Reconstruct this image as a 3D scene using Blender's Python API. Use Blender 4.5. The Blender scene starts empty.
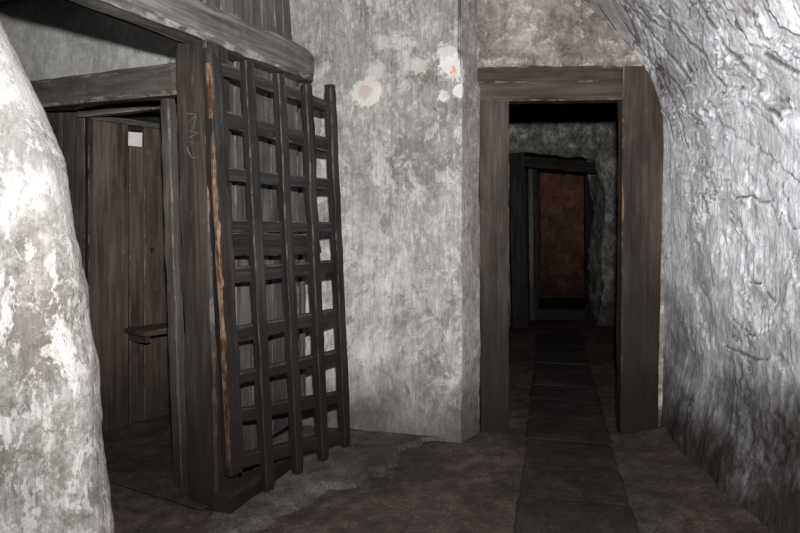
import bpy, bmesh, math, random
import numpy as np
from mathutils import Vector, noise
random.seed(7)
scene = bpy.context.scene
COL = scene.collection

# ------------------------------------------------------------------ helpers
def tag(o, label=None, cat=None, group=None, kind=None):
    if label: o['label'] = label
    if cat: o['category'] = cat
    if group: o['group'] = group
    if kind: o['kind'] = kind
    return o

def empty(name, loc=(0, 0, 0), parent=None):
    o = bpy.data.objects.new(name, None)
    o.location = loc
    o.empty_display_size = 0.1
    COL.objects.link(o)
    if parent: o.parent = parent
    return o

def fbm(p, octs=4, lac=2.1, gain=0.5):
    a, s, t = 1.0, 0.0, 0.0
    q = Vector(p)
    for i in range(octs):
        s += a * noise.noise(q); t += a
        a *= gain; q = q * lac + Vector((3.1, 7.7, 1.3))
    return s / t

class MB:
    """Collects timbers and other pieces, then links them as one mesh object."""
    def __init__(self):
        self.v = []; self.f = []; self.g = []; self.w = []; self.smooth = []
    def board(self, a, b, side, w, t, seg=0.05, jit=0.003, ch=0.006, ragged=0.0, taper=None, bow=0.0,
              w0=None, w1=None):
        a = Vector(a); b = Vector(b); ax = (b - a); L = ax.length; ax.normalize()
        side = Vector(side); side = (side - ax * side.dot(ax)).normalized()
        th = ax.cross(side).normalized()
        n = max(2, int(L / seg))
        off = Vector((random.uniform(-9, 9), random.uniform(-9, 9), random.uniform(-9, 9)))
        base = len(self.v)
        for i in range(n + 1):
            k = i / n
            l = L * k
            ww = w
            if w0 is not None: ww = w0 + (w1 - w0) * k
            hw, ht = ww / 2, t / 2
            c = ch * (1 + 0.9 * noise.noise(off + Vector((0, 0, l * 7))))
            c = max(0.0012, c)
            if i == 0 or i == n:
                hw -= ch * 0.5; ht -= ch * 0.5
            mid = a + ax * l + th * (bow * math.sin(math.pi * k))
            prof = [(-hw + c, -ht), (hw - c, -ht), (hw, -ht + c), (hw, ht - c),
                    (hw - c, ht), (-hw + c, ht), (-hw, ht - c), (-hw, -ht + c)]
            for j, (x, y) in enumerate(prof):
                q = off + Vector((x * 8, y * 8, l * 6))
                dx = jit * (noise.noise(q) + 0.6 * noise.noise(q * 3.3))
                dy = jit * (noise.noise(q + Vector((5, 5, 5))) + 0.6 * noise.noise(q * 3.1 + Vector((2, 9, 4))))
                dl = 0.0
                if ragged and i in (0, n):
                    dl = ragged * noise.noise(Vector((x * 45, y * 20, 0)) + off)
                self.v.append(mid + side * (x + dx) + th * (y + dy) + ax * dl)
                self.g.append(Vector((x, y, l)) + off)
        for i in range(n):
            for j in range(8):
                j2 = (j + 1) % 8
                p = base + i * 8
                self.f.append((p + j, p + j2, p + 8 + j2, p + 8 + j))
                self.w.append(1.0 if j in (1, 3, 5, 7) else 0.0)
        self.f.append(tuple(base + j for j in reversed(range(8)))); self.w.append(0.3)
        self.f.append(tuple(base + n * 8 + j for j in range(8))); self.w.append(0.3)
        return self
    def strip(self, rows, wear=1.0):
        """rows: list of lists of points; a grid surface."""
        base = len(self.v); m = len(rows[0])
        off = Vector((random.uniform(-9, 9),) * 3)
        for r in rows:
            for p in r:
                self.v.append(Vector(p)); self.g.append(Vector((p[0] + p[1], p[1] - p[0], p[2])) + off)
        for i in range(len(rows) - 1):
            for j in range(m - 1):
                self.f.append((base + i * m + j, base + i * m + j + 1, base + (i + 1) * m + j + 1, base + (i + 1) * m + j))
                self.w.append(wear)
        return self
    def build(self, name, mat, parent=None, smooth=False):
        me = bpy.data.meshes.new(name)
        org = Vector((0, 0, 0))
        if parent is not None: org = parent.matrix_world.translation if parent.parent else parent.location
        else: org = sum(self.v, Vector()) / len(self.v)
        me.from_pydata([tuple(p - org) for p in self.v], [], self.f)
        at = me.attributes.new('gco', 'FLOAT_VECTOR', 'POINT')
        at.data.foreach_set('vector', np.array([tuple(g) for g in self.g], dtype=np.float32).ravel())
        aw = me.attributes.new('wear', 'FLOAT', 'FACE')
        aw.data.foreach_set('value', np.array(self.w, dtype=np.float32))
        me.materials.append(mat)
        bm = bmesh.new(); bm.from_mesh(me); bmesh.ops.recalc_face_normals(bm, faces=bm.faces); bm.to_mesh(me); bm.free()
        if smooth:
            for p in me.polygons: p.use_smooth = True
        o = bpy.data.objects.new(name, me)
        COL.objects.link(o)
        if parent is not None:
            o.parent = parent
        else:
            o.location = org
        return o

def grid_obj(name, pts, mat, cav=None, skip=None, parent=None, flip=False):
    """pts: array [nu][nv][3] -> one smooth mesh sheet."""
    nu, nv = pts.shape[0], pts.shape[1]
    faces = []
    for i in range(nu - 1):
        for j in range(nv - 1):
            if skip and skip(i, j): continue
            q = (i * nv + j, (i + 1) * nv + j, (i + 1) * nv + j + 1, i * nv + j + 1)
            faces.append(q[::-1] if flip else q)
    me = bpy.data.meshes.new(name)
    me.from_pydata([tuple(p) for p in pts.reshape(-1, 3)], [], faces)
    at = me.attributes.new('cav', 'FLOAT', 'POINT')
    c = np.zeros(nu * nv, dtype=np.float32) if cav is None else cav.astype(np.float32).ravel()
    at.data.foreach_set('value', c)
    me.materials.append(mat)
    for p in me.polygons: p.use_smooth = True
    o = bpy.data.objects.new(name, me)
    COL.objects.link(o)
    if parent: o.parent = parent
    return o

# ------------------------------------------------------------------ materials
class NT:
    def __init__(self, name):
        self.m = bpy.data.materials.new(name); self.m.use_nodes = True
        self.n = self.m.node_tree.nodes; self.l = self.m.node_tree.links
        self.b = self.n['Principled BSDF']
        self.b.inputs['Specular IOR Level'].default_value = 0.25
    def lk(self, a, b): self.l.new(a, b)
    def add(self, t, **kw):
        x = self.n.new(t)
        for k, v in kw.items(): setattr(x, k, v)
        return x
    def noise(self, vec, scale, detail=5, rough=0.6, dist=0.0):
        x = self.add('ShaderNodeTexNoise')
        x.inputs['Scale'].default_value = scale; x.inputs['Detail'].default_value = detail
        x.inputs['Roughness'].default_value = rough; x.inputs['Distortion'].default_value = dist
        if vec is not None: self.lk(vec, x.inputs['Vector'])
        return x.outputs['Fac']
    def mapping(self, vec, scale=(1, 1, 1), loc=(0, 0, 0), rot=(0, 0, 0)):
        x = self.add('ShaderNodeMapping')
        x.inputs['Scale'].default_value = scale; x.inputs['Location'].default_value = loc; x.inputs['Rotation'].default_value = rot
        self.lk(vec, x.inputs['Vector']); return x.outputs['Vector']
    def ramp(self, fac, stops):
        x = self.add('ShaderNodeValToRGB')
        e = x.color_ramp.elements
        while len(e) < len(stops): e.new(0.5)
        for s, (p, c) in zip(e, stops):
            s.position = p
            s.color = (c, c, c, 1) if isinstance(c, (int, float)) else (*c, 1)
        self.lk(fac, x.inputs['Fac']); return x.outputs['Color']
    def mix(self, fac, a, b, mode='MIX'):
        x = self.add('ShaderNodeMix', data_type='RGBA', blend_type=mode)
        if isinstance(fac, (int, float)): x.inputs[0].default_value = fac
        else: self.lk(fac, x.inputs[0])
        for s, v in ((6, a), (7, b)):
            if isinstance(v, tuple): x.inputs[s].default_value = (*v, 1)
            else: self.lk(v, x.inputs[s])
        return x.outputs[2]
    def math(self, op, a, b=0.0, clamp=False):
        x = self.add('ShaderNodeMath', operation=op, use_clamp=clamp)
        for s, v in ((0, a), (1, b)):
            if isinstance(v, (int, float)): x.inputs[s].default_value = v
            else: self.lk(v, x.inputs[s])
        return x.outputs[0]
    def maprange(self, v, a, b, c, d):
        x = self.add('ShaderNodeMapRange', interpolation_type='SMOOTHSTEP')
        self.lk(v, x.inputs[0])
        for i, q in enumerate((a, b, c, d)): x.inputs[i + 1].default_value = q
        return x.outputs[0]
    def pos(self):
        return self.add('ShaderNodeNewGeometry').outputs['Position']
    def sep(self, v):
        x = self.add('ShaderNodeSeparateXYZ'); self.lk(v, x.inputs[0]); return x.outputs
    def attr(self, name, out='Fac'):
        x = self.add('ShaderNodeAttribute', attribute_name=name); return x.outputs[out]
    def bump(self, h, strength, dist=0.01):
        x = self.add('ShaderNodeBump'); x.inputs['Strength'].default_value = strength; x.inputs['Distance'].default_value = dist
        self.lk(h, x.inputs['Height']); self.lk(x.outputs[0], self.b.inputs['Normal'])
    def done(self, col, rough=0.85):
        if isinstance(col, tuple): self.b.inputs['Base Color'].default_value = (*col, 1)
        else: self.lk(col, self.b.inputs['Base Color'])
        if isinstance(rough, (int, float)): self.b.inputs['Roughness'].default_value = rough
        else: self.lk(rough, self.b.inputs['Roughness'])
        return self.m

def wood(name, dark, mid, light, wear=(0.2, 0.18, 0.16), wear_amt=0.5, dust=0.3, rough=0.62, grain=1.0, blotch=0.6, spec=0.09, low=(1.35, 0.72)):
    t = NT(name)
    t.b.inputs['Specular IOR Level'].default_value = spec
    g = t.attr('gco', 'Vector')
    gm = t.mapping(g, (38 * grain, 38 * grain, 2.2))
    fine = t.noise(gm, 1.0, 6, 0.65, 0.4)
    gm2 = t.mapping(g, (120, 120, 3.5))
    fib = t.noise(gm2, 1.0, 3, 0.6)
    col = t.ramp(fine, [(0.28, dark), (0.5, mid), (0.78, light)])
    bl = t.noise(t.mapping(g, (5, 5, 1.6)), 1.0, 4, 0.6)
    blr = t.ramp(bl, [(0.3, 1 - blotch), (0.6, 1.0)])
    col = t.mix(1.0, col, blr, 'MULTIPLY')
    # pale scuffs and dust
    sc = t.noise(t.mapping(g, (22, 22, 6)), 1.0, 7, 0.75)
    scr = t.ramp(sc, [(0.60, 0.0), (0.72, 1.0)])
    col = t.mix(t.math('MULTIPLY', scr, 0.28), col, wear)
    w = t.attr('wear')
    wn = t.ramp(t.noise(t.mapping(g, (14, 14, 9)), 1.0, 5, 0.7), [(0.47, 0.0), (0.60, 1.0)])
    col = t.mix(t.math('MULTIPLY', t.math('MULTIPLY', w, wn), wear_amt), col, wear)
    nz = t.sep(t.add('ShaderNodeNewGeometry').outputs['Normal'])[2]
    up = t.maprange(nz, 0.5, 0.95, 0.0, dust)
    col = t.mix(up, col, (0.17, 0.16, 0.15))
    # light falling off towards the floor, painted in as darker wood
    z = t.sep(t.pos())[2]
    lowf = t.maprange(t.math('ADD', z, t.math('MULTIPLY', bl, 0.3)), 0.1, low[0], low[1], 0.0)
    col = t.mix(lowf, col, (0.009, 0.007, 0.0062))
    h = t.math('ADD', t.math('MULTIPLY', fine, 0.7), t.math('MULTIPLY', fib, 0.3))
    t.bump(h, 0.55, 0.006)
    rr = t.ramp(fine, [(0.3, rough + 0.15), (0.7, rough - 0.08)])
    return t.done(col, rr)

def plaster(name, dark, mid, light, scale=1.0, contrast=(0.36, 0.5, 0.64), grime_shade=(0.035, 0.026, 0.022), grime_shade_h=0.35, fine_bump=0.5,
            spots=(), streak=0.35, cavcol=(0.03, 0.028, 0.026), big=None, grime_shade_max=0.9, shade=(), coats=(), bdist=0.012, strokes=0.0):
    t = NT(name)
    t.b.inputs['Specular IOR Level'].default_value = 0.04
    p = t.pos()
    n1 = t.noise(p, 2.1 * scale, 8, 0.68, 0.3)
    n2 = t.noise(t.mapping(p, (1, 1, 0.7), (4, 2, 9)), 7.0 * scale, 8, 0.72, 0.6)
    n3 = t.noise(t.mapping(p, (1, 1, 1), (1, 5, 2)), 34 * scale, 5, 0.7)
    s = t.math('ADD', t.math('MULTIPLY', n1, 0.40), t.math('ADD', t.math('MULTIPLY', n2, 0.38), t.math('MULTIPLY', n3, 0.22)))
    for (c, r, amt) in shade:       # broad paler / darker coats of limewash, and painted-in brightness above the header
        d = t.add('ShaderNodeVectorMath', operation='DISTANCE'); t.lk(p, d.inputs[0]); d.inputs[1].default_value = c
        s = t.math('ADD', s, t.maprange(d.outputs['Value'], r * 0.3, r, amt, 0.0))
    col = t.ramp(s, [(contrast[0], dark), (contrast[1], mid), (contrast[2], light)])
    # vertical streaks and brush strokes
    st = t.noise(t.mapping(p, (16, 16, 1.6)), 1.0, 6, 0.7)
    col = t.mix(streak, col, t.ramp(st, [(0.3, 0.45), (0.62, 1.25)]), 'MULTIPLY')
    # flaked coats of limewash with crisp outlines
    for (sc, stretch, th, wd, colr, amt, seed) in coats:
        cn = t.noise(t.mapping(p, (1, 1, stretch), (seed, seed * 0.7, -seed)), sc, 10, 0.72, 0.5)
        cn = t.math('ADD', cn, t.math('MULTIPLY', t.math('SUBTRACT', n3, 0.5), 0.10))
        col = t.mix(t.math('MULTIPLY', t.ramp(cn, [(th, 0.0), (th + wd, 1.0)]), amt), col, colr)
    if strokes:
        sk = t.noise(t.mapping(p, (75, 75, 6)), 1.0, 5, 0.7)
        col = t.mix(strokes, col, t.ramp(sk, [(0.36, 0.35), (0.5, 0.95), (0.66, 1.5)]), 'MULTIPLY')
    # small scuffs of fresh limewash and pits
    ch = t.ramp(t.noise(t.mapping(p, (1, 1, 0.8), (7, 7, 7)), 16 * scale, 6, 0.75, 1.0), [(0.56, 0.0), (0.66, 1.0)])
    col = t.mix(t.math('MULTIPLY', ch, 0.5), col, light)
    pit = t.ramp(t.noise(t.mapping(p, (1, 1, 1), (3, 8, 1)), 70 * scale, 3, 0.6), [(0.27, 1.0), (0.36, 0.0)])
    col = t.mix(t.math('MULTIPLY', pit, 0.55), col, cavcol)
    if big:
        bn = t.ramp(t.noise(t.mapping(p, (1, 1, 1), (8, 1, 3)), 1.6, 6, 0.7), [(big[1], 0.0), (big[1] + 0.14, 1.0)])
        zz = t.sep(p)[2]
        col = t.mix(t.math('MULTIPLY', t.math('MULTIPLY', bn, t.maprange(zz, big[2], big[3], 0.0, 1.0)), big[4]), col, big[0])
    cav = t.attr('cav')
    col = t.mix(t.math('MULTIPLY', cav, 0.9, True), col, cavcol)  # crevices painted darker, as shade in the hollows
    for (c, r, colr, sharp) in spots:
        d = t.add('ShaderNodeVectorMath', operation='DISTANCE'); t.lk(p, d.inputs[0]); d.inputs[1].default_value = c
        dd = t.math('ADD', d.outputs['Value'], t.math('MULTIPLY', t.math('SUBTRACT', n2, 0.5), r * 2.6))
        dd = t.math('ADD', dd, t.math('MULTIPLY', t.math('SUBTRACT', n3, 0.5), r * 1.6))
        col = t.mix(t.maprange(dd, r * 0.75, r * 1.0, sharp, 0.0), col, colr)
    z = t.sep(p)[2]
    zn = t.math('ADD', z, t.math('MULTIPLY', t.math('SUBTRACT', n1, 0.5), grime_shade_h * 1.2))
    g = t.maprange(zn, 0.0, grime_shade_h, grime_shade_max, 0.0)
    col = t.mix(g, col, grime_shade)  # base grime, plus light falloff towards the floor painted in
    h = t.math('ADD', t.math('MULTIPLY', n2, 0.5), t.math('ADD', t.math('MULTIPLY', n3, 0.35), t.math('MULTIPLY', st, 0.25)))
    t.bump(t.math('ADD', h, t.math('MULTIPLY', t.noise(p, 130, 3, 0.6), 0.25)), fine_bump, bdist)
    return t.done(col, 0.9)

M = {}
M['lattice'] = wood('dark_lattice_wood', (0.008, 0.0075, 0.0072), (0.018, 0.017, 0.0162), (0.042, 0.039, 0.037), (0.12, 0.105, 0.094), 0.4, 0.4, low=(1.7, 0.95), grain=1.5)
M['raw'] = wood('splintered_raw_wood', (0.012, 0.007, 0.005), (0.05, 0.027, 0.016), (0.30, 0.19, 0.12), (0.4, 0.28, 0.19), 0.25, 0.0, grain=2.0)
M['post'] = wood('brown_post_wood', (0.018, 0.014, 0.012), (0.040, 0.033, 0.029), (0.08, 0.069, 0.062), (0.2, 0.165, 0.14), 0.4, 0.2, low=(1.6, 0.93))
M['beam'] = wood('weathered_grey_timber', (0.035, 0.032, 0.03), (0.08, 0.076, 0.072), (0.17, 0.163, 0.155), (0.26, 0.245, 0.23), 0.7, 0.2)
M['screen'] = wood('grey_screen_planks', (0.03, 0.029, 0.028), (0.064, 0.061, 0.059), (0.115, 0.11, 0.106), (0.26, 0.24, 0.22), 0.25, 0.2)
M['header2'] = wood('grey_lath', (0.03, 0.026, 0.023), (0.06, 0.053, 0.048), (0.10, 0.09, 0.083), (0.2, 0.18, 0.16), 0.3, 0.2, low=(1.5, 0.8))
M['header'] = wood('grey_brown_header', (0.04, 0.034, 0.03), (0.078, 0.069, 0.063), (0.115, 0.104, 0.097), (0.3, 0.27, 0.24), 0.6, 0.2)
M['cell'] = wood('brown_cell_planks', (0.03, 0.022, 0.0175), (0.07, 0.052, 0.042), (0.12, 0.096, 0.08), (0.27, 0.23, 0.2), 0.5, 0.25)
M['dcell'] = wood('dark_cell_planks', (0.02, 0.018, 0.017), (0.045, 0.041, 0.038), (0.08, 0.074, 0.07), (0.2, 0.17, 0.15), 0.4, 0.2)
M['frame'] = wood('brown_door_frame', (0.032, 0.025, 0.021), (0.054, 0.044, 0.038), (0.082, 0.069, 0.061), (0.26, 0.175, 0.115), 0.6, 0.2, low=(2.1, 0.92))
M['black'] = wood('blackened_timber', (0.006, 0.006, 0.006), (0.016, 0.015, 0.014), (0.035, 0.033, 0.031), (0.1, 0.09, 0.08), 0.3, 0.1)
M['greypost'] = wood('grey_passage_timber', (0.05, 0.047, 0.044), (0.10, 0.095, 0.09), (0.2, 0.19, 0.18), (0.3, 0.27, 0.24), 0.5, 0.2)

WHITE = (0.52, 0.515, 0.51)
M['pier'] = plaster('pier_plaster', (0.13, 0.124, 0.118), (0.22, 0.212, 0.204), (0.40, 0.395, 0.385), 1.0, (0.38, 0.5, 0.66),
    grime_shade=(0.05, 0.043, 0.039), grime_shade_h=0.5, grime_shade_max=0.85, streak=0.3, strokes=0.35,
    coats=[(2.6, 0.8, 0.545, 0.05, (0.105, 0.099, 0.093), 0.65, 3.0), (3.4, 0.9, 0.55, 0.06, (0.40, 0.395, 0.38), 0.6, 11.0),
           (8.0, 0.7, 0.57, 0.06, (0.42, 0.415, 0.40), 0.55, 17.0), (26.0, 0.6, 0.56, 0.06, (0.40, 0.395, 0.38), 0.5, 37.0), (30.0, 0.5, 0.57, 0.06, (0.10, 0.095, 0.09), 0.45, 47.0), (9.0, 0.6, 0.58, 0.04, (0.10, 0.095, 0.09), 0.6, 23.0)],
    spots=[((-0.20, 3.725, 2.05), 0.10, (0.48, 0.46, 0.445), 0.75), ((0.30, 3.59, 2.17), 0.10, WHITE, 0.8), ((0.27, 3.6, 2.26), 0.08, WHITE, 0.6),
           ((0.25, 3.60, 1.99), 0.05, WHITE, 0.75), ((0.335, 3.585, 2.02), 0.04, WHITE, 0.75), ((-0.15, 3.72, 2.17), 0.06, (0.4, 0.39, 0.375), 0.6),
           ((0.09, 3.64, 2.20), 0.08, (0.42, 0.41, 0.39), 0.6), ((-1.70, 4.13, 1.76), 0.3, (0.6, 0.6, 0.6), 1.0), ((-2.3, 4.3, 2.35), 1.1, (0.60, 0.60, 0.59), 0.28),  # peephole patch and area above header: brightness painted in for weak light
           ((0.302, 3.59, 2.145), 0.032, (0.52, 0.20, 0.12), 0.9), ((0.285, 3.595, 2.26), 0.03, (0.45, 0.30, 0.25), 0.6),
           ((-0.21, 3.722, 2.05), 0.05, (0.30, 0.235, 0.21), 0.6), ((0.26, 3.6, 2.0), 0.025, (0.33, 0.25, 0.22), 0.6)],
    shade=[((-0.1, 3.7, 0.75), 0.85, 0.05), ((0.0, 3.65, 1.55), 0.5, -0.03), ((-0.25, 3.75, 2.5), 0.5, -0.02), ((-2.2, 4.25, 2.35), 1.0, 0.06)])  # last entry: brightness painted on above the header
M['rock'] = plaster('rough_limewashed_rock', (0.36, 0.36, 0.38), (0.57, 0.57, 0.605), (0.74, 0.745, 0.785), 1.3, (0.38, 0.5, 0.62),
    grime_shade=(0.022, 0.0165, 0.0145), grime_shade_h=1.3, streak=0.3, fine_bump=1.0, bdist=0.015, strokes=0.5,
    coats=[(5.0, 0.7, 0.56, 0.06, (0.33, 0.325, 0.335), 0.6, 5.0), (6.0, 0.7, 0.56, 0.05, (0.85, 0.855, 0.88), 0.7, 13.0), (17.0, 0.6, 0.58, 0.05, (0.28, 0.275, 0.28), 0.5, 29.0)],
    big=((0.22, 0.20, 0.185), 0.46, 1.75, 2.3, 0.75), cavcol=(0.05, 0.046, 0.045), grime_shade_max=0.98,
    shade=[((1.15, 3.55, 2.5), 0.95, -0.11)])
M['near'] = plaster('near_white_plaster', (0.14, 0.13, 0.12), (0.24, 0.23, 0.22), (0.34, 0.335, 0.33), 1.6, (0.40, 0.47, 0.54),
    grime_shade=(0.15, 0.135, 0.12), grime_shade_h=0.1, streak=0.2, fine_bump=0.8, strokes=0.3,
    coats=[(4.0, 0.6, 0.54, 0.04, (0.085, 0.078, 0.07), 0.5, 7.0), (7.0, 0.55, 0.54, 0.03, (0.38, 0.375, 0.37), 0.8, 19.0), (16.0, 0.5, 0.56, 0.03, (0.40, 0.395, 0.39), 0.8, 31.0),
           (22.0, 0.4, 0.585, 0.03, (0.09, 0.082, 0.075), 0.5, 41.0)],
    shade=[((-1.3, 1.8, 1.9), 0.9, 0.06), ((-1.15, 1.8, 0.75), 0.6, -0.06)])
M['doorwall'] = plaster('stained_plaster', (0.10, 0.088, 0.078), (0.20, 0.18, 0.164), (0.36, 0.34, 0.32), 1.5, (0.40, 0.5, 0.6),
    coats=[(4.5, 1, 0.54, 0.08, (0.09, 0.077, 0.067), 0.7, 2.0), (7.0, 1, 0.55, 0.05, (0.42, 0.40, 0.375), 0.7, 9.0)],
    shade=[((1.05, 3.8, 2.42), 0.28, -0.05)],
    grime_shade_h=0.2, streak=0.2, fine_bump=0.7)
M['backstone'] = M['pier']
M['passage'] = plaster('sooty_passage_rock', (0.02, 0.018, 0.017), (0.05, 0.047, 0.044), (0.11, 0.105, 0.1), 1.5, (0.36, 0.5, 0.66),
    grime_shade_h=0.4, streak=0.3, fine_bump=0.9)
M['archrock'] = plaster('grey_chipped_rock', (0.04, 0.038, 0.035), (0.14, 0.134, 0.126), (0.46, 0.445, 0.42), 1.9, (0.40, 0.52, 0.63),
    grime_shade=(0.02, 0.017, 0.015), grime_shade_h=0.7, streak=0.3, fine_bump=1.0)
M['darkrock'] = plaster('near_black_rock', (0.008, 0.007, 0.007), (0.016, 0.015, 0.014), (0.03, 0.028, 0.026), 1.0, grime_shade_h=0.01)  # near-black rock for the passage ceiling and far wall
M['red'] = plaster('red_brown_panel', (0.028, 0.013, 0.010), (0.09, 0.043, 0.032), (0.17, 0.088, 0.066), 1.8, (0.36, 0.5, 0.64),
    grime_shade=(0.014, 0.008, 0.007), grime_shade_h=1.5, streak=0.25)

def floor_mat(name, dark, mid, light, red=0.0):
    t = NT(name)
    t.b.inputs['Specular IOR Level'].default_value = 0.15
    p = t.pos()
    n1 = t.noise(p, 1.7, 7, 0.65, 0.4); n2 = t.noise(p, 11, 7, 0.7); n3 = t.noise(p, 60, 4, 0.7)
    s = t.math('ADD', t.math('MULTIPLY', n1, 0.5), t.math('ADD', t.math('MULTIPLY', n2, 0.35), t.math('MULTIPLY', n3, 0.15)))
    col = t.ramp(s, [(0.36, dark), (0.5, mid), (0.64, light)])
    if red:
        rn = t.ramp(t.noise(t.mapping(p, (1, 1, 1), (5, 3, 0)), 9, 7, 0.75), [(0.5, 0.0), (0.64, 1.0)])
        col = t.mix(t.math('MULTIPLY', rn, red), col, (0.12, 0.066, 0.052))
    cav = t.attr('cav')
    col = t.mix(t.math('MULTIPLY', cav, 0.8, True), col, (0.012, 0.01, 0.009))
    gr = t.noise(p, 95, 4, 0.75)
    col = t.mix(0.6, col, t.ramp(gr, [(0.33, 0.3), (0.5, 0.9), (0.66, 1.9)]), 'MULTIPLY')
    t.bump(t.math('ADD', t.math('MULTIPLY', n2, 0.5), t.math('ADD', t.math('MULTIPLY', n3, 0.4), t.math('MULTIPLY', gr, 0.4))), 0.9, 0.014)
    return t.done(col, t.ramp(n2, [(0.3, 0.55), (0.7, 0.85)]))
M['floor'] = floor_mat('brown_earth_floor', (0.016, 0.0125, 0.011), (0.042, 0.034, 0.030), (0.085, 0.072, 0.066), 0.35)
M['slab'] = floor_mat('worn_path_slabs', (0.011, 0.009, 0.0078), (0.021, 0.017, 0.0152), (0.038, 0.033, 0.03))
M['apron'] = floor_mat('grey_cement_apron', (0.026, 0.0235, 0.0215), (0.056, 0.052, 0.049), (0.105, 0.099, 0.094))
M['cellfloor'] = floor_mat('dark_cell_floor', (0.012, 0.009, 0.0075), (0.026, 0.021, 0.018), (0.05, 0.042, 0.037), 0.15)

# ------------------------------------------------------------------ key directions
D = Vector((0.482, 0.876, 0))        # along the cell's side, away from the camera
NO = Vector((0.876, -0.482, 0))      # out of the cell's side, into the room
C0 = Vector((-0.853, 2.72, 0))       # the cell corner at mid height
def cp(t, o, z): return C0 + D * t + NO * o + Vector((0, 0, z))

# ------------------------------------------------------------------ setting: floor
def lin(a, b, n): return np.linspace(a, b, n)
xs = np.concatenate([lin(-3.6, -1.4, 24)[:-1], lin(-1.4, 1.9, 130)[:-1], lin(1.9, 3.2, 16)])
ys = np.concatenate([lin(-2.0, 1.9, 20)[:-1], lin(1.9, 5.0, 120)[:-1], lin(5.0, 10.2, 40)])
P = np.zeros((len(xs), len(ys), 3)); cv = np.zeros((len(xs), len(ys)))
for i, x in enumerate(xs):
    for j, y in enumerate(ys):
        d = 0.014 * fbm((x * 1.5, y * 1.5, 0), 3) + 0.008 * fbm((x * 9, y * 9, 4), 3)
        edge = max(0.0, (x - 1.25) / 0.35)          # earth banked against the rock wall
        if y < 3.75: d += 0.06 * min(1, edge) ** 2
        P[i, j] = (x, y, d - 0.012)
        cv[i, j] = max(0, -fbm((x * 4, y * 4, 2), 4)) * 0.9
tag(grid_obj('floor', P, M['floor'], cv), kind='structure')

# worn slabs leading through the doorway (one paved path)
pd = Vector((0.24, 1, 0)).normalized(); pn = Vector((pd.y, -pd.x, 0))
def path_point(y): return Vector((0.807 + 0.24 * (y - 2.9), y, 0))
mb = MB(); y = 1.7
while y < 7.4:
    L = random.uniform(0.36, 0.43)
    w = 0.49 + random.uniform(-0.02, 0.02)
    a = path_point(y + 0.003) + Vector((0, 0, 0.0)); b = path_point(y + L - 0.003)
    dz = random.uniform(-0.004, 0.004)
    a.z = b.z = -0.026 + dz * 0.5
    mb.board(a, b, pn, w, 0.06, seg=0.05, jit=0.004, ch=0.010)
    y += L
path = tag(mb.build('path', M['slab'], None), kind='structure')

# pale cement apron between the lattice gate and the pier
edge = [(-0.74, 2.36), (-0.62, 2.50), (-0.5, 2.66), (-0.40, 2.78), (-0.27, 2.90), (-0.14, 3.02), (-0.05, 3.16), (-0.01, 3.34), (0.05, 3.50),
        (0.16, 3.58), (0.34, 3.62)]
back = [(-0.78, 2.52), (-0.85, 3.0), (-0.85, 3.4), (-0.75, 3.7), (-0.6, 3.85), (-0.45, 3.85), (-0.3, 3.85), (-0.15, 3.82), (0.0, 3.8), (0.18, 3.75), (0.36, 3.65)]
def interp(poly, k):
    f = k * (len(poly) - 1); i = min(int(f), len(poly) - 2); u = f - i
    return poly[i][0] * (1 - u) + poly[i + 1][0] * u, poly[i][1] * (1 - u) + poly[i + 1][1] * u
nu, nv = 150, 40
P = np.zeros((nu, nv, 3)); cv = np.zeros((nu, nv))
for i in range(nu):
    e = interp(edge, i / (nu - 1)); b = interp(back, i / (nu - 1))
    for j in range(nv):
        k = j / (nv - 1)
        x = e[0] * (1 - k) + b[0] * k; y = e[1] * (1 - k) + b[1] * k
        wob = 0.09 * fbm((x * 7, y * 7, 1), 5) * (1 - k) ** 3
        h = 0.014 * min(1.0, k / 0.14) - 0.026 * (1 - min(1.0, k / 0.14))
        P[i, j] = (x + wob, y - wob, h + 0.010 * fbm((x * 8, y * 8, 9), 4) + 0.012 * fbm((x * 2, y * 2, 3), 2))
        cv[i, j] = max(0, -fbm((x * 6, y * 6, 7), 4)) * 1.2 + 0.3 * max(0, 1 - k / 0.06)
tag(grid_obj('floor_apron', P, M['apron'], cv), kind='structure')

# ------------------------------------------------------------------ setting: right rock wall and vault (one sheet)
vaultA, vaultB, zspr, xc = 1.25, 1.15, 1.70, 0.35
def vault_profile(n_wall, n_arc):
    out = []
    for i in range(n_wall): out.append((1.6, zspr * i / n_wall, (1, 0)))
    for i in range(n_arc + 1):
        a = math.radians(92) * i / n_arc
        x = xc + vaultA * math.cos(a); z = zspr + vaultB * math.sin(a)
        nx, nz = math.cos(a) / vaultA, math.sin(a) / vaultB
        l = math.hypot(nx, nz); out.append((x, z, (nx / l, nz / l)))
    return out
prof = vault_profile(230, 270)
us = np.concatenate([lin(-2.0, 1.45, 22)[:-1], lin(1.45, 3.98, 350)])
nu, nv = len(us), len(prof)
P = np.zeros((nu, nv, 3)); cv = np.zeros((nu, nv))
arc = [0.0]
for k in range(1, nv): arc.append(arc[-1] + math.hypot(prof[k][0] - prof[k - 1][0], prof[k][1] - prof[k - 1][1]))
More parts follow.
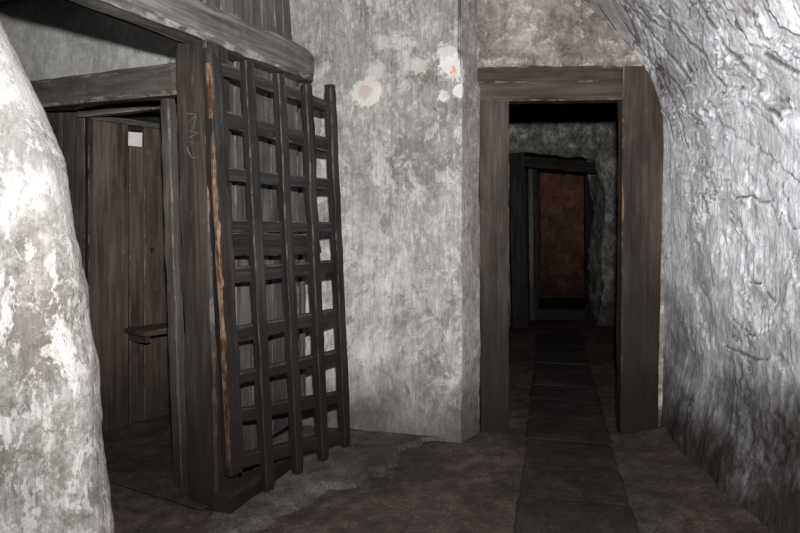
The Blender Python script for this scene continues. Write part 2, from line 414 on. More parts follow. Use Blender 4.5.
CRACKS = [[(3.71, 2.69), (3.80, 2.49), (3.78, 2.32), (3.77, 2.04), (3.67, 1.9), (3.62, 1.74)], [(3.64, 2.53), (3.67, 2.28), (3.59, 2.04), (3.53, 1.85), (3.44, 1.68)],
    [(3.23, 2.45), (3.17, 2.21), (3.06, 2.07), (3.05, 1.99), (2.97, 1.89)], [(2.93, 2.35), (2.9, 2.1), (2.79, 1.95), (2.74, 1.82), (2.67, 1.75), (2.58, 1.68)],
    [(3.29, 2.11), (3.28, 2.06)], [(3.61, 2.21), (3.48, 2.07), (3.39, 1.91), (3.29, 1.79)], [(2.96, 1.37), (2.83, 1.38), (2.69, 1.36)], [(2.97, 0.79), (2.86, 0.76), (2.8, 0.76)],
    [(3.36, 1.29), (3.32, 1.22)], [(2.7, 0.96), (2.64, 0.92)], [(2.83, 1.0), (2.75, 0.99)], [(3.35, 0.17), (3.32, 0.1)], [(3.05, 0.66), (2.88, 0.66), (2.7, 0.67)],
    [(2.65, 0.46), (2.55, 0.41), (2.45, 0.39)], [(3.38, 2.52), (3.4, 2.42), (3.33, 2.33)], [(2.74, 2.17), (2.74, 2.05)], [(2.66, 1.98), (2.5, 1.87)], [(3.43, 0.67), (3.4, 0.59)],
    [(2.58, 1.29), (2.55, 1.26), (2.45, 1.26)], [(2.91, 0.94), (2.84, 0.91)], [(2.2, 2.0), (2.1, 1.8), (1.95, 1.7)], [(2.3, 1.2), (2.15, 1.15)], [(3.45, 2.62), (3.5, 2.4), (3.42, 2.2), (3.3, 2.02)]]
def crack_at(u, v):
    uu = u + 0.03 * noise.noise(Vector((u * 7, v * 7, 1.0))) + 0.012 * noise.noise(Vector((u * 14, v * 14, 2.0)))
    vv = v + 0.03 * noise.noise(Vector((u * 7, v * 7, 4.0))) + 0.012 * noise.noise(Vector((u * 14, v * 14, 5.0)))
    best, sgn = 9.0, 1
    for pl in CRACKS:
        for (a, b) in zip(pl, pl[1:]):
            if uu < min(a[0], b[0]) - 0.12 or uu > max(a[0], b[0]) + 0.12 or vv < min(a[1], b[1]) - 0.12 or vv > max(a[1], b[1]) + 0.12: continue
            dx, dy = b[0] - a[0], b[1] - a[1]; L2 = dx * dx + dy * dy
            k = max(0.0, min(1.0, ((uu - a[0]) * dx + (vv - a[1]) * dy) / L2))
            ds = math.hypot(uu - a[0] - dx * k, vv - a[1] - dy * k)
            if ds < best:
                best = ds; sgn = 1 if dx * (vv - a[1]) - dy * (uu - a[0]) > 0 else -1
    return best, sgn
def saw(t, sharp=0.16):
    f = t - math.floor(t)
    return f / (1 - sharp) if f < 1 - sharp else (1 - f) / sharp
for i, u in enumerate(us):
    for k in range(nv):
        x, z, (nx, nz) = prof[k]; v = arc[k]
        # flaking coats of plaster: they run obliquely down towards the viewer on the vault, and turn upright below it
        up = min(1.0, max(0.0, (z - 1.35) / 0.7))
        ang = math.radians(-30 * up + 14 * noise.noise(Vector((u * 0.9, v * 0.9, 5))))
        al = -u * math.sin(ang) + v * math.cos(ang)
        ac = u * math.cos(ang) + v * math.sin(ang)
        st = 1.0 - 0.55 * up
        warp = 0.10 * fbm((al * 3, ac * 3, 2.0), 3)
        d = 0.05 * fbm((u * 1.2, v * 1.2, 0.5), 3)
        mid = fbm((al * 2.6 * st + warp, ac * 4.2, 3.5), 3)
        fin = fbm((u * 24, v * 17, 6.5), 3)
        d += 0.017 * mid + 0.0042 * fin
        c = 0.0
        for q, (fa, fc, th, hgt, seed) in enumerate(((1.3, 2.8, 0.06, 0.016, 8.0), (2.2, 4.2, 0.05, 0.010, 21.0), (4.2, 6.0, 0.16, 0.003, 33.0))):
            m = fbm((al * fa * st + warp, ac * fc + warp * 2, seed), 4, 2.1, 0.5) - th
            m += 0.14 * fin
            sh = 0.022 + 0.02 * q
            d += hgt * (0.45 + 0.6 * up) * min(1.0, max(0.0, 0.5 + m / sh))
            gate_ = noise.noise(Vector((u * 2.6, v * 2.6, seed + 3.0))) + 0.12 * up - 0.24
            if gate_ > 0:
                band = max(0.0, 1 - abs(m + sh * 0.55) / (sh * (0.5 + 0.4 * up)))
                c = max(c, band * min(1.0, gate_ * 5))
        # deep broken creases where the vault springs
        cr = abs(fbm((al * 1.6 + warp, ac * 6.5 + 2.5 * warp, 61.0), 5, 2.2, 0.6))
        cm = noise.noise(Vector((u * 2.2, v * 1.8, 71.0))) + 0.85 * up * max(0.0, min(1.0, (u - 2.5) / 0.9)) - 0.26 + 0.12 * up
        if cm > 0:
            k2 = max(0.0, 1 - cr / 0.022) * min(1.0, cm * 3)
            c = max(c, k2 * 0.9); d -= 0.003 * k2
        d += 0.0012 * fbm((al * 9, ac * 40, 5.5), 3)
        dist, sgn = crack_at(u, v)
        if dist < 0.12:
            wid = 0.0075 * (0.55 + 0.6 * (noise.noise(Vector((u * 9, v * 9, 81.0))) + 0.5)) + 0.004 * up
            c = max(c, min(1.0, max(0.0, 1.35 * (1 - dist / max(0.003, wid)))))
            if sgn > 0: d += 0.008 * (1 - dist / 0.12) ** 2
            d -= 0.007 * max(0.0, 1 - dist / (wid * 1.6))
        toe = max(0.0, 1 - z / 0.55)
        d += 0.10 * toe * toe
        d *= 1.0 if u < 3.3 else max(0.2, 1 - (u - 3.3) / 0.5)
        d -= 0.004 * c
        P[i, k] = (x - nx * d, u, z - nz * d)
        cv[i, k] = min(1.0, c + max(0.0, -mid - 0.12) * 0.5 + max(0, -fin - 0.1) * 0.3)
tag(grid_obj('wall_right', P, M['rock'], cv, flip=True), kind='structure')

# flat rest of the ceiling
def flat_sheet(name, x0, x1, y0, y1, z, mat, n=24, amp=0.02):
    P = np.zeros((n, n, 3))
    for i in range(n):
        for j in range(n):
            x = x0 + (x1 - x0) * i / (n - 1); y = y0 + (y1 - y0) * j / (n - 1)
            P[i, j] = (x, y, z + amp * fbm((x * 2, y * 2, z), 3))
    return tag(grid_obj(name, P, mat), kind='structure')
flat_sheet('ceiling', -3.6, 0.42, -2.0, 4.7, 2.85, M['pier'])

# ------------------------------------------------------------------ setting: plaster pier behind (back wall), with its rounded corner and return
pts = [(-3.5, 4.63), (0.325, 3.595)]
pp = []
n1 = 230
for i in range(n1):
    k = i / (n1 - 1); pp.append((pts[0][0] * (1 - k) + pts[1][0] * k, pts[0][1] * (1 - k) + pts[1][1] * k, 0.264, 0.9645))
c, r = (0.346, 3.60), 0.015
for i in range(1, 9):
    a = math.radians(-105 + 75 * i / 9)
    pp.append((c[0] + r * math.cos(a), c[1] + r * math.sin(a), -math.cos(a), -math.sin(a)))
for i in range(1, 16):
    k = i / 15; pp.append((0.360 + 0.122 * k, 3.597 + 0.185 * k, -0.8, 0.6))
zs = lin(-0.03, 2.9, 165)
P = np.zeros((len(pp), len(zs), 3)); cv = np.zeros((len(pp), len(zs)))
for i, (x, y, nx, ny) in enumerate(pp):
    for j, z in enumerate(zs):
        d = 0.03 * fbm((x * 1.6, y, z * 1.6), 3) + 0.009 * fbm((x * 7, y * 7, z * 7), 4) + 0.003 * fbm((x * 30, y * 30, z * 30), 2)
        if i > 225: d = d * 0.45 + 0.012 * noise.noise(Vector((0, 7, z * 3)))
        if z > 2.08: d += 0.03 * min(1, (z - 2.08) / 0.05) * (0.6 + 0.4 * noise.noise(Vector((x * 3, 0, 3))))
        if z < 0.25: d -= 0.0
        P[i, j] = (x + nx * d, y + ny * d, z)
        cv[i, j] = max(0.0, -fbm((x * 7, y * 7, z * 7), 4)) * 0.35
tag(grid_obj('wall_back', P, M['pier'], cv), kind='structure')

# wall that holds the door, with its opening
DW0, DW1 = Vector((0.42, 3.845, 0)), Vector((1.78, 3.765, 0))
nu, nv = 110, 150
P = np.zeros((nu, nv, 3)); cv = np.zeros((nu, nv))
for i in range(nu):
    k = i / (nu - 1); b = DW0 + (DW1 - DW0) * k
    for j in range(nv):
        z = -0.02 + 2.95 * j / (nv - 1)
        d = 0.02 * fbm((b.x * 3, 1, z * 3), 3) + 0.008 * fbm((b.x * 14, 2, z * 14), 3)
        lip = max(0.0, 1 - abs(z - 2.265) / 0.06) * (0.5 + 1.1 * noise.noise(Vector((b.x * 6, 3, 0))) + 0.6 * noise.noise(Vector((b.x * 21, 4, 0))))
        P[i, j] = (b.x, b.y + d - 0.075 * max(0, lip), z - 0.03 * max(0, lip)); cv[i, j] = max(0, -fbm((b.x * 9, 2, z * 9), 4)) * 0.9
def in_open(i, j):
    x = P[i, j][0]; z = P[i, j][2]
    return 0.62 < x < 1.36 and z < 2.04
tag(grid_obj('wall_door', P, M['doorwall'], cv, skip=in_open), kind='structure')

# ------------------------------------------------------------------ setting: foreground plaster pier on the left
sil = [(0.0, -0.845), (0.31, -0.874), (0.44, -0.886), (0.60, -0.905), (0.75, -0.917), (0.9, -0.940), (1.05, -0.953), (1.2, -0.978), (1.357, -1.0), (1.46, -1.024),
       (1.62, -1.083), (1.80, -1.165), (1.91, -1.222), (2.1, -1.32), (2.3, -1.44), (2.6, -1.64), (2.9, -1.9)]
def silx(z):
    for (z0, x0), (z1, x1) in zip(sil, sil[1:]):
        if z <= z1: return x0 + (x1 - x0) * max(0, (z - z0)) / (z1 - z0)
    return sil[-1][1]
na, zs = 120, lin(-0.02, 2.9, 190)
P = np.zeros((na, len(zs), 3)); cv = np.zeros((na, len(zs)))
for j, z in enumerate(zs):
    ex = silx(z) - 0.052 - 0.014 * min(1, max(0, (z - 1.0) / 0.5)) + 0.006 * fbm((0, 3, z * 9), 3)
    # plan section: back face, rounded nose, then the front face running off towards the viewer's left
    for i in range(na):
        k = i / (na - 1)
        if k < 0.14:
            q = k / 0.14; x = ex - 0.72 + 0.67 * q; y = 2.30 - 0.25 * q; nx, ny = 0.0, -1.0
        elif k < 0.36:
            q = (k - 0.14) / 0.22; a = math.radians(80 - 165 * q)
            x = ex - 0.05 + 0.05 * math.cos(a); y = 1.95 + 0.085 * math.sin(a) + 0.03 * (1 - q) ; nx, ny = -math.cos(a), -math.sin(a)
        else:
            q = (k - 0.36) / 0.64; x = ex - 0.046 - 1.35 * q; y = 1.866 - 0.42 * q; nx, ny = -0.3, 0.95
        d = 0.02 * fbm((x * 3, y * 2, z * 3), 4) + 0.005 * fbm((x * 16, y * 16, z * 16), 3)
        P[i, j] = (x + nx * d, y + ny * d, z)
        cv[i, j] = max(0, -fbm((x * 9, y * 9, z * 9), 4)) * 0.4
tag(grid_obj('wall_left', P, M['near'], cv, flip=True), kind='structure')

# ------------------------------------------------------------------ setting: door frame (door_1)
d1 = tag(empty('door_1', (1.05, 3.8, 0)), kind='structure')
X = Vector((1, 0, 0)); Z = Vector((0, 0, 1)); Y = Vector((0, 1, 0))
def fy(x): return 3.795 - 0.05 * (x - 0.6)
MB().board((0.577, fy(0.577) + 0.03, -0.02), (0.571, fy(0.577) + 0.03, 2.01), X, 0.18, 0.09, ch=0.006, jit=0.003, w0=0.172, w1=0.186).build('jamb', M['frame'], d1)
MB().board((1.437, fy(1.45) + 0.03, -0.02), (1.468, fy(1.45) + 0.03, 2.205), X, 0.24, 0.09, ch=0.006, jit=0.004, w0=0.222, w1=0.255).build('jamb', M['frame'], d1)
MB().board((0.46, fy(0.5) + 0.035, 2.058), (1.345, fy(1.3) + 0.035, 2.062), Z, 0.115, 0.10, ch=0.006, jit=0.003).build('lintel', M['frame'], d1)
MB().board((0.455, fy(0.5) + 0.04, 2.165), (1.345, fy(1.3) + 0.04, 2.165), Z, 0.105, 0.09, ch=0.012, jit=0.010).build('head_board', M['frame'], d1)

# ------------------------------------------------------------------ setting: passage behind the door
def wall_sheet(name, a, b, z0, z1, mat, nu, nv, amp, inward):
    P = np.zeros((nu, nv, 3)); cv = np.zeros((nu, nv)); a = Vector(a); b = Vector(b); inward = Vector(inward)
    for i in range(nu):
        p = a + (b - a) * (i / (nu - 1))
        for j in range(nv):
            z = z0 + (z1 - z0) * j / (nv - 1)
            d = amp * fbm((p.x * 3, p.y * 3, z * 3), 4)
            q = p + inward * d
            P[i, j] = (q.x, q.y, z); cv[i, j] = max(0, -fbm((p.x * 8, p.y * 8, z * 8), 3)) * 0.6
    return tag(grid_obj(name, P, mat, cv), kind='structure')
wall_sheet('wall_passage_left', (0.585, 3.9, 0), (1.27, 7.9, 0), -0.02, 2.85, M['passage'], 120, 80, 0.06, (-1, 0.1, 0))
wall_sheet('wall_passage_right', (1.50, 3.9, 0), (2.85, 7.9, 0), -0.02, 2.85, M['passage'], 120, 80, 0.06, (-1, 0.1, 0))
flat_sheet('ceiling_passage', 0.4, 3.1, 3.9, 9.9, 2.86, M['darkrock'])

# rough stone arch across the passage: one sheet with the opening left out
xsA = lin(1.2, 2.95, 90); zsA = lin(-0.02, 2.86, 140); YA = 7.8
def arch_left(z): return 1.50
def arch_right(z):
    return 2.50 + 0.03 * math.sin(z * 5) + 0.05 * max(0, 1 - z / 0.5) * -1 + 0.14 * max(0, min(1, (z - 0.05) / 1.2)) * max(0, min(1, (2.3 - z) / 1.2)) * 0.5
def arch_top(x): return 2.16 - 0.10 * (x - 1.57)
nl, nm, nr, nb, nt_ = 26, 50, 34, 100, 50
nu, nv = nl + nm + nr, nb + nt_
P = np.zeros((nu, nv, 3)); cv = np.zeros((nu, nv))
for i in range(nu):
    for j in range(nv):
        for it in range(2):
            zref = P[i, j][2] if it else 2.86 * j / nv
            if i < nl: x = 1.2 + (arch_left(zref) - 1.2) * i / (nl - 1)
            elif i < nl + nm: x = arch_left(zref) + (arch_right(min(zref, 2.1)) - arch_left(zref)) * (i - nl + 1) / (nm + 1)
            else: x = arch_right(min(zref, 2.1)) + (2.98 - arch_right(min(zref, 2.1))) * (i - nl - nm) / (nr - 1)
            T = arch_top(min(max(x, 1.5), 2.6)) + 0.02 * noise.noise(Vector((x * 6, 2, 1)))
            z = -0.02 + (T + 0.02) * j / (nb - 1) if j < nb else T + (2.87 - T) * (j - nb + 1) / nt_
            P[i, j] = (x, 0, z)
        d = 0.07 * fbm((x * 3, 1, z * 3), 3) + 0.035 * fbm((x * 12, 5, z * 9), 4)
        P[i, j] = (x, YA + d, z); cv[i, j] = max(0, -fbm((x * 10, 3, z * 7), 4)) * 1.6
def arch_skip(i, j):
    return nl - 1 <= i < nl + nm and j < nb - 1
tag(grid_obj('wall_passage_end', P, M['archrock'], cv, skip=arch_skip), kind='structure')
# thickness of the arch's right reveal and soffit
rows = []
Pr = np.zeros((14, 80, 3)); 
for i in range(14):
    for j in range(80):
        z = -0.02 + 2.2 * j / 79
        y = YA - 0.01 + 0.55 * i / 13
        x = arch_right(z) + 0.0 + 0.05 * fbm((y * 5, z * 5, 2), 4)
        Pr[i, j] = (x, y, z)
tag(grid_obj('wall_passage_reveal', Pr, M['archrock']), kind='structure')

d2 = tag(empty('door_2', (2.0, 7.9, 0)), kind='structure')
MB().board((1.485, 7.72, -0.02), (1.44, 7.72, 2.14), X, 0.20, 0.12, jit=0.008).build('jamb', M['black'], d2)
MB().board((1.5, 8.05, 2.07), (2.6, 8.05, 1.97), Z, 0.13, 0.2, jit=0.008).build('lintel', M['black'], d2)
MB().board((1.73, 8.2, 0.0), (1.715, 8.2, 2.0), X, 0.055, 0.09, jit=0.004).build('door_stile', M['greypost'], d2)
MB().board((1.81, 8.35, 0.1), (1.80, 8.35, 2.1), X, 0.09, 0.10, jit=0.004).build('door_stile', M['black'], d2)

# raised landing and the red-brown panel that closes the view
mb = MB(); mb.board((2.35, 8.3, 0.05), (2.45, 9.8, 0.05), X, 1.7, 0.16, seg=0.2, ch=0.02, jit=0.01)
tag(mb.build('floor_step', M['black']), kind='structure')
d3 = tag(empty('door_3', (2.5, 9.5, 0.13)), kind='structure')
Pd = np.zeros((50, 90, 3))
for i in range(50):
    for j in range(90):
        x = 2.02 + 0.85 * i / 49; z = 0.20 + 2.06 * j / 89
        Pd[i, j] = (x - 2.5, 0.02 * fbm((x * 6, 0, z * 6), 4), z - 0.13)
o = grid_obj('door_panel', Pd, M['red'], parent=d3)
MB().board((2.07, 9.43, 0.13), (2.06, 9.43, 2.26), X, 0.12, 0.10, jit=0.006).build('jamb', M['black'], d3)
MB().board((2.87, 9.43, 0.13), (2.85, 9.43, 2.26), X, 0.12, 0.10, jit=0.006).build('jamb', M['black'], d3)
MB().board((1.98, 9.42, 2.20), (3.0, 9.42, 2.17), Z, 0.10, 0.12, jit=0.006).build('lintel', M['black'], d3)
wall_sheet('wall_far', (1.2, 9.6, 0), (3.6, 9.6, 0), -0.02, 2.86, M['darkrock'], 30, 30, 0.04, (0, -1, 0))
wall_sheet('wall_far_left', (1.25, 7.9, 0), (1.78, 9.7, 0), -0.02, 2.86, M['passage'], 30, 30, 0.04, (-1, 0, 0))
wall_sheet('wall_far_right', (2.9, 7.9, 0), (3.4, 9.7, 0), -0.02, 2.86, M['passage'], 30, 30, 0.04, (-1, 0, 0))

wall_sheet('wall_far_side', (-3.5, -2.0, 0), (-3.5, 4.7, 0), -0.02, 2.86, M['pier'], 40, 30, 0.04, (1, 0, 0))
wall_sheet('wall_behind', (-3.6, -2.0, 0), (1.7, -2.0, 0), -0.02, 2.86, M['pier'], 40, 30, 0.04, (0, 1, 0))
# ------------------------------------------------------------------ the cell: corner post
WD = Vector((-0.876, 0.482, 0))     # from the corner post along the cell's front, away to the left
pc_top = C0 + WD * 0.094 + D * 0.075
pc_bot = pc_top + Vector((0.06, -0.01, 0))
post = tag(empty('corner_post', (pc_bot.x, pc_bot.y, 0)), 'thick square brown corner post standing between the cell opening and the lattice gate', 'post', kind='thing')
mb = MB(); mb.board((pc_bot.x, pc_bot.y, -0.01), (pc_top.x - 0.004, pc_top.y, 2.085), WD, 0.185, 0.15, ch=0.012, jit=0.006, w0=0.18, w1=0.2)
mb.build('post_timber', M['post'], post)
# narrow stop lath on the opening side
MB().board((-1.035, 2.95, 0.0), (-1.10, 2.95, 1.845), WD, 0.06, 0.05, ch=0.006, jit=0.004).build('stop_lath', M['header2'], post)
# scratched strokes cut into the face: a chevron with a bar, V strokes and a curve below
def face_pt(px, py):
    """a spot on the post's front face, given the strokes' own coordinates in metres from the face's centre line"""
    k = (py) / 2.03
    c = pc_bot * (1 - k) + pc_top * k
    return Vector((c.x, c.y, 0)) - D * 0.0775 + WD * (-px) + Vector((0, 0, py))
def scratch(mb, pl, w=0.0022):
    for (a, b) in zip(pl, pl[1:]):
        A = face_pt(*a); B = face_pt(*b)
        mb.board(A, B, D, 0.003, w, seg=0.01, jit=0.0006, ch=0.0005)
mb = MB()
scratch(mb, [(-0.03, 1.745), (0.035, 1.742)])
scratch(mb, [(-0.025, 1.70), (0.03, 1.735), (0.012, 1.675)])
scratch(mb, [(-0.03, 1.672), (0.04, 1.655), (-0.02, 1.637)])
scratch(mb, [(-0.028, 1.625), (0.02, 1.61)])
scratch(mb, [(-0.03, 1.60), (-0.022, 1.575), (-0.005, 1.553), (0.02, 1.545), (0.04, 1.553)])
mb.build('scratched_carving', M['greypost'], post)

# header across the opening
hd = tag(empty('header_timber', tuple(C0 + WD * 0.8 + D * 0.06 + Vector((0, 0, 1.85)))), 'horizontal grey brown timber across the top of the cell opening', 'timber', kind='thing')
a = C0 + WD * 0.17 + D * 0.06 + Vector((0, 0, 1.912)); b = C0 + WD * 1.75 + D * 0.06 + Vector((0, 0, 1.968))
MB().board(a, b, Z, 0.135, 0.10, ch=0.012, jit=0.004).build('header_board', M['header'], hd)
a2 = a + D * 0.055 + Vector((0, 0, 0.072)); b2 = b + D * 0.055 + Vector((0, 0, 0.072))
MB().board(a2, b2, D, 0.16, 0.025, ch=0.004, jit=0.004).build('capping_strip', M['header'], hd)
# far jamb of the opening, behind the white pier
jp = C0 + WD * 1.42 + D * 0.08
tag(MB().board((jp.x, jp.y, 0), (jp.x, jp.y, 1.88), WD, 0.14, 0.12).build('jamb_post', M['dcell']), 'dark jamb post at the far side of the cell opening beside the white pier', 'post', kind='thing')

# big timber over the gate
bt = tag(empty('overhead_timber', tuple(cp(-0.2, -0.1, 2.03))), 'heavy rounded grey timber running over the corner post and lattice gate', 'timber', kind='thing')
mb = MB()
a = cp(-0.82, -0.05, 2.165); b = cp(0.775, -0.05, 2.115)
mb.board(a, b, NO, 0.15, 0.165, seg=0.05, ch=0.022, jit=0.008)
mb.build('main_timber', M['beam'], bt)
a = cp(-0.80, -0.145, 2.165); b = cp(0.15, -0.145, 2.13)
MB().board(a, b, NO, 0.045, 0.13, seg=0.1, ch=0.006, jit=0.004).build('shade_board', M['black'], bt)['label'] = 'added dark board standing in for the shade under the timber'  # added dark strip, stands in for shade on the underside

# boarding above the timber
ub = MB()
t = 0.035; ends = []
while t < 0.66:
    w = random.choice([0.075, 0.09, 0.105])
    w = min(w, 0.675 - t)
    if w < 0.03: break
    o = -0.055 + random.uniform(-0.008, 0.008)
    lean = -0.03 if t < 0.5 else -0.06
    ub.board(cp(t + w / 2, o, 2.19), cp(t + w / 2 + lean, o, 2.84), D, w - 0.006, 0.028, ch=0.005, jit=0.004)
    t += w
tag(ub.build('upper_boarding', M['screen']), 'row of short upright grey boards standing on the heavy overhead timber', 'boarding', kind='thing')

# plank screen behind the lattice gate
sc = tag(empty('plank_screen', tuple(cp(0.4, -0.09, 0))), 'screen of upright grey planks directly behind the lattice gate', 'plank screen', kind='thing')
mb = MB(); t = 0.165
ws = [0.105, 0.115, 0.13, 0.12, 0.105]
for k, w in enumerate(ws):
    zb = 0.03 if k < 3 else 0.16
    mb.board(cp(t + w / 2 + 0.0, -0.095 + random.uniform(-0.006, 0.006), zb), cp(t + w / 2 - 0.012, -0.095, 2.04), D, w - 0.007, 0.03, ch=0.004, jit=0.003, ragged=0.02)
    t += w + (0.006 if k < 3 else 0.0)
    if k == 2: t += 0.004
mb.build('plank', M['screen'], sc)
mb = MB(); mb.board(cp(t + 0.055, -0.10, 0.2), cp(t + 0.045, -0.10, 2.04), D, 0.032, 0.03, ch=0.004, jit=0.003)
mb.build('end_lath', M['screen'], sc)
mb = MB(); mb.board(cp(0.17, -0.13, 1.97), cp(0.74, -0.13, 1.97), Z, 0.08, 0.035); mb.build('ledge_batten', M['screen'], sc)
mb = MB(); mb.board(cp(0.17, -0.13, 0.45), cp(0.71, -0.13, 0.45), Z, 0.08, 0.035); mb.build('ledge_batten', M['screen'], sc)

# sill timber on the floor
mb = MB(); a = cp(-0.005, 0.105, 0.045); b = cp(0.58, -0.0, 0.04)
mb.board(a, b, NO, 0.12, 0.10, ch=0.014, jit=0.006, w0=0.10, w1=0.09)
tag(mb.build('sill_timber', M['lattice']), 'dark sill timber lying on the floor under the lattice gate', 'timber', kind='thing')

# ------------------------------------------------------------------ the lattice gate, hung on the corner post and swung out
L0 = Vector((-0.743, 2.75, 0)); E = Vector((0.612, 0.791, 0)); NN = Vector((0.791, -0.612, 0))
RACK = 0.062
def gp(s, z, o=0.0):
    return L0 + E * (s + RACK * (1.25 - z)) + NN * o + Vector((0, 0, z))
gate = tag(empty('lattice_gate', tuple(gp(0.25, 0.05))), 'dark openwork wooden lattice gate standing ajar against the plank screen', 'gate', kind='thing')
def sag(s, e): return e * s / 0.531
RAILS = [(1.953, 1.905, .05), (1.748, 1.679, .04), (1.502, 1.449, .012), (1.272, 1.222, .008), (1.058, .994, -.004), (.79, .728, -.012), (.585, .534, .0), (.421, .366, .05), (.213, .153, .05)]
for k, (zt, zb, e) in enumerate(RAILS):
    zc = (zt + zb) / 2; h = zt - zb
    s0, s1 = -0.03, 0.668
    a = gp(s0, zc - sag(s0, e), -0.022); b = gp(s1, zc - sag(s1, e), -0.022)
    MB().board(a, b, Z, h + 0.004, 0.050, ch=0.007, jit=0.004, seg=0.03).build('rail', M['lattice'], gate)
# broad lock board behind the middle, its far end broken off
a = gp(-0.02, 1.163 + 0.002, -0.026); b = gp(0.55, 1.150, -0.026)
MB().board(a, b, Z, 0.104, 0.034, ch=0.006, jit=0.006, seg=0.03, ragged=0.05).build('lock_board', M['lattice'], gate)
BARS = [(0.118, 0.02, 1.985, 0.054), (0.306, 0.045, 1.965, 0.050), (0.482, 0.06, 1.945, 0.050), (0.650, 0.085, 1.975, 0.048)]
for (s, zb, zt, w) in BARS:
    MB().board(gp(s, zb, 0.012), gp(s, zt, 0.012), E, w, 0.048, ch=0.005, jit=0.0035, seg=0.035).build('bar', M['lattice'], gate)
st = MB().board(gp(-0.062, 0.155, 0.008), gp(-0.062, 2.0, 0.008), E, 0.085, 0.058, ch=0.010, jit=0.006, seg=0.035).build('hinge_stile', M['lattice'], gate)
# torn raw edge along the stile
rows = []
zz = 1.60
def ragged_strip(z1, z0, wmax, seed):
    rows = []; n = 110
    for i in range(n + 1):
        z = z1 + (z0 - z1) * i / n
        k = i / n
        env = math.sin(math.pi * min(1, max(0, k))) ** 0.35
        c = 0.006 * noise.noise(Vector((z * 5, seed, 0)))
        w = wmax * env * (0.55 + 0.75 * noise.noise(Vector((z * 9, seed, 3))) + 0.35 * noise.noise(Vector((z * 31, seed, 5))))
        w = max(0.003, w)
        r = []
        for j in range(6):
            q = j / 5
            s = -0.108 + c + w * q
            o = 0.036 + 0.006 * math.sin(q * math.pi) + 0.006 * noise.noise(Vector((q * 4, z * 14, seed))) 
            if j in (0, 5): o = 0.024
            r.append(gp(s, z, o))
        rows.append(r)
    return rows
mb = MB(); mb.strip(ragged_strip(1.62, 0.20, 0.036, 1.7)); mb.strip(ragged_strip(1.93, 1.70, 0.03, 4.2))
o = mb.build('torn_edge', M['raw'], gate)
o['label'] = 'torn pale raw wood along the hinge stile'

# ------------------------------------------------------------------ inside the cell
# plank wall with a square peephole
W0 = Vector((-1.84, 3.67, 0)); WE = Vector((0.60, 0.80, 0)); WN = Vector((0.80, -0.60, 0))
def wp(s, z, o=0.0): return W0 + WE * s + WN * o + Vector((0, 0, z))
cw = tag(empty('cell_plank_wall', tuple(wp(0.25, 0))), 'brown upright plank wall inside the cell with a small square peephole near its top', 'plank wall', kind='thing')
HZ0, HZ1, HS0, HS1 = 1.752, 1.885, 0.0, 0.0
def s_at(r):  # where the sight line of ratio r meets the wall plane
    return (r * 3.67 + 1.84) / (0.60 - 0.80 * r)
h0, h1 = s_at((128.5 - 400) / 622), s_at((143 - 400) / 622)
hy = 3.67 + 0.8 * (h0 + h1) / 2
hz0, hz1 = 1.25 + (225 - 146.5) / 622 * hy, 1.25 + (225 - 126) / 622 * hy
TOPW = 1.887
mb = MB()
mb.board(wp((h0 - 0.005) / 2, -0.01, 0), wp((h0 - 0.005) / 2, TOPW, 0), WE, h0 - 0.008, 0.03, ch=0.004, jit=0.002).build('plank', M['cell'], cw)
mb = MB(); hc = (h0 + h1) / 2; hw = h1 - h0
mb.board(wp(hc, -0.01, 0), wp(hc, hz0, 0), WE, hw - 0.002, 0.03, ch=0.003, jit=0.001)
mb.build('plank', M['cell'], cw)
mb = MB(); mb.board(wp(hc, hz1, 0), wp(hc, TOPW, 0), WE, hw - 0.002, 0.03, ch=0.003, jit=0.001)
mb.build('plank', M['cell'], cw)
s2 = h1 + 0.30
mb = MB(); mb.board(wp((h1 + s2) / 2, -0.01, 0), wp((h1 + s2) / 2, TOPW, 0), WE, s2 - h1 - 0.006, 0.03, ch=0.004, jit=0.002).build('plank', M['cell'], cw)
MB().board(wp(0.0, TOPW - 0.002, 0.012), wp(s2, TOPW - 0.002, 0.012), Z, 0.03, 0.055, ch=0.004, jit=0.003).build('top_rail', M['header'], cw)
MB().board(wp(0.15, TOPW + 0.03, -0.04), wp(s2 - 0.01, TOPW + 0.03, -0.04), Z, 0.13, 0.03, ch=0.004, jit=0.003).build('filler_rail', M['black'], cw)  # added dark filler, acts as shade in the gap over the planks
MB().board(wp(0.0, -0.01, 0.01), wp(0.0, TOPW, 0.01), WE, 0.028, 0.05, ch=0.004, jit=0.002).build('edge_post', M['dcell'], cw)
# knot hole with a pale ring
ks = s_at((151 - 400) / 622); ky = 3.67 + 0.8 * ks; kz = 1.25 + (225 - 250) / 622 * ky
mb = MB(); ring = []
for q in range(3):
    rr = [0.014, 0.009, 0.0001][q]
    ring.append([wp(ks + rr * math.cos(a * math.pi / 8), kz + 1.4 * rr * math.sin(a * math.pi / 8), 0.017 + (0.002 if q < 2 else 0.001)) for a in range(17)])
mb.strip(ring, 0.0); mb.build('knot_hole', M['black'], cw)

# darker front-facing boards left of it
lb = MB(); x0 = W0 + Vector((-0.02, 0.02, 0))
dl = Vector((-0.93, 0.10, 0)).normalized()
k = 0.0
for w in (0.14, 0.17, 0.15, 0.18):
    lb.board(x0 + dl * (k + w / 2) + Vector((0, 0, -0.01)), x0 + dl * (k + w / 2) + Vector((0, 0, 1.93)), dl, w - 0.004, 0.03, ch=0.004, jit=0.002); k += w
tag(lb.build('cell_side_boards', M['dcell']), 'dark upright boards at the left inside the cell opening, beside the white pier', 'boarding', kind='thing')
# cross rail under the cell's roof
a = W0 + Vector((-0.03, -0.02, 1.905)); b = Vector((-1.18, 3.38, 1.915))
tag(MB().board(a, b, Z, 0.052, 0.06, ch=0.006, jit=0.004).build('cross_rail', M['header']), 'thin cross rail under the cell roof just behind the header timber', 'rail', kind='thing')
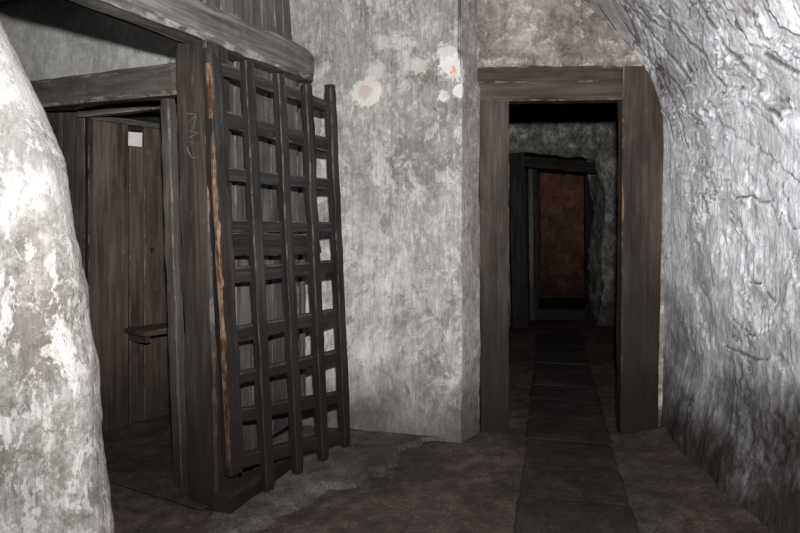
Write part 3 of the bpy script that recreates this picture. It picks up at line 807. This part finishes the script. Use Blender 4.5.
# roof boards of the cell (black in the gaps)
mb = MB()
for k in range(5):
    s = 0.20 + k * 0.16
    far = 1.3 if k < 4 else 0.78
    q0 = C0 + WD * 0.2 + D * s + Vector((0, 0, 1.962)); q1 = C0 + WD * far + D * s + Vector((0, 0, 1.962))
    mb.board(q0, q1, D, 0.159, 0.025, ch=0.002, jit=0.001, seg=0.1)
tag(mb.build('roof_boards', M['black']), 'black roof boards of the cell seen in the gap below the header', 'boarding', kind='thing')

# shelf fixed to the plank wall and its bracket
ss0 = s_at((127 - 400) / 622)
shf = tag(empty('cell_shelf', tuple(wp(0.4, 0.6, 0.1))), 'small dark wooden shelf fixed low on the cell plank wall', 'shelf', kind='thing')
za = 1.25 - 108 / 622 * 3.72
MB().board(wp(0.21, 0.60, 0.135), wp(0.56, 0.60, 0.135), WN, 0.23, 0.032, ch=0.004, jit=0.003).build('shelf_board', M['cell'], shf)
MB().board(wp(0.26, 0.56, 0.02), wp(0.26, 0.56, 0.2), Z, 0.045, 0.04, ch=0.004, jit=0.003).build('bracket', M['cell'], shf)

# earth and boards on the cell floor
P = np.zeros((40, 40, 3)); cv = np.zeros((40, 40))
for i in range(40):
    for j in range(40):
        q = C0 + WD * (-0.0 + 1.5 * i / 39) + D * (-0.02 + 1.25 * j / 39)
        z = 0.012 + 0.012 * fbm((q.x * 3, q.y * 3, 0), 3)
        P[i, j] = (q.x, q.y, z); cv[i, j] = max(0, -fbm((q.x * 6, q.y * 2, 1), 4))
tag(grid_obj('floor_cell', P, M['cellfloor'], cv), kind='structure')

# ------------------------------------------------------------------ camera and light
cam = bpy.data.cameras.new('camera'); co = bpy.data.objects.new('camera', cam); COL.objects.link(co)
co.location = (0, 0, 1.25); co.rotation_euler = (math.radians(90), 0, 0)
cam.sensor_width = 36; cam.lens = 28.0; cam.shift_y = -0.0519; cam.clip_start = 0.02
scene.camera = co

def spot(name, loc, target, power, angle, blend, radius, col):
    l = bpy.data.lights.new(name, 'SPOT'); l.energy = power; l.spot_size = math.radians(angle); l.spot_blend = blend
    l.shadow_soft_size = radius; l.color = col
    o = bpy.data.objects.new(name, l); COL.objects.link(o); o.location = loc
    o.rotation_euler = (Vector(target) - Vector(loc)).to_track_quat('-Z', 'Y').to_euler()
    return o
spot('flash', (0.03, -0.02, 1.50), (0.12, 3.6, 2.2), 900, 138, 1.0, 0.03, (1.0, 0.985, 0.965))
pl = bpy.data.lights.new('far_fill', 'POINT'); pl.energy = 0.6; pl.shadow_soft_size = 0.08; pl.color = (1, 0.85, 0.75)  # added fill with no real source, brightens the red panel
po = bpy.data.objects.new('far_fill', pl); COL.objects.link(po); po.location = (2.15, 8.75, 2.3)

w = bpy.data.worlds.new('world'); scene.world = w; w.use_nodes = True
w.node_tree.nodes['Background'].inputs[0].default_value = (0.9, 0.95, 1.0, 1)
w.node_tree.nodes['Background'].inputs[1].default_value = 0.03
scene.view_settings.view_transform = 'Standard'
scene.view_settings.look = 'None'
scene.view_settings.exposure = 0.0
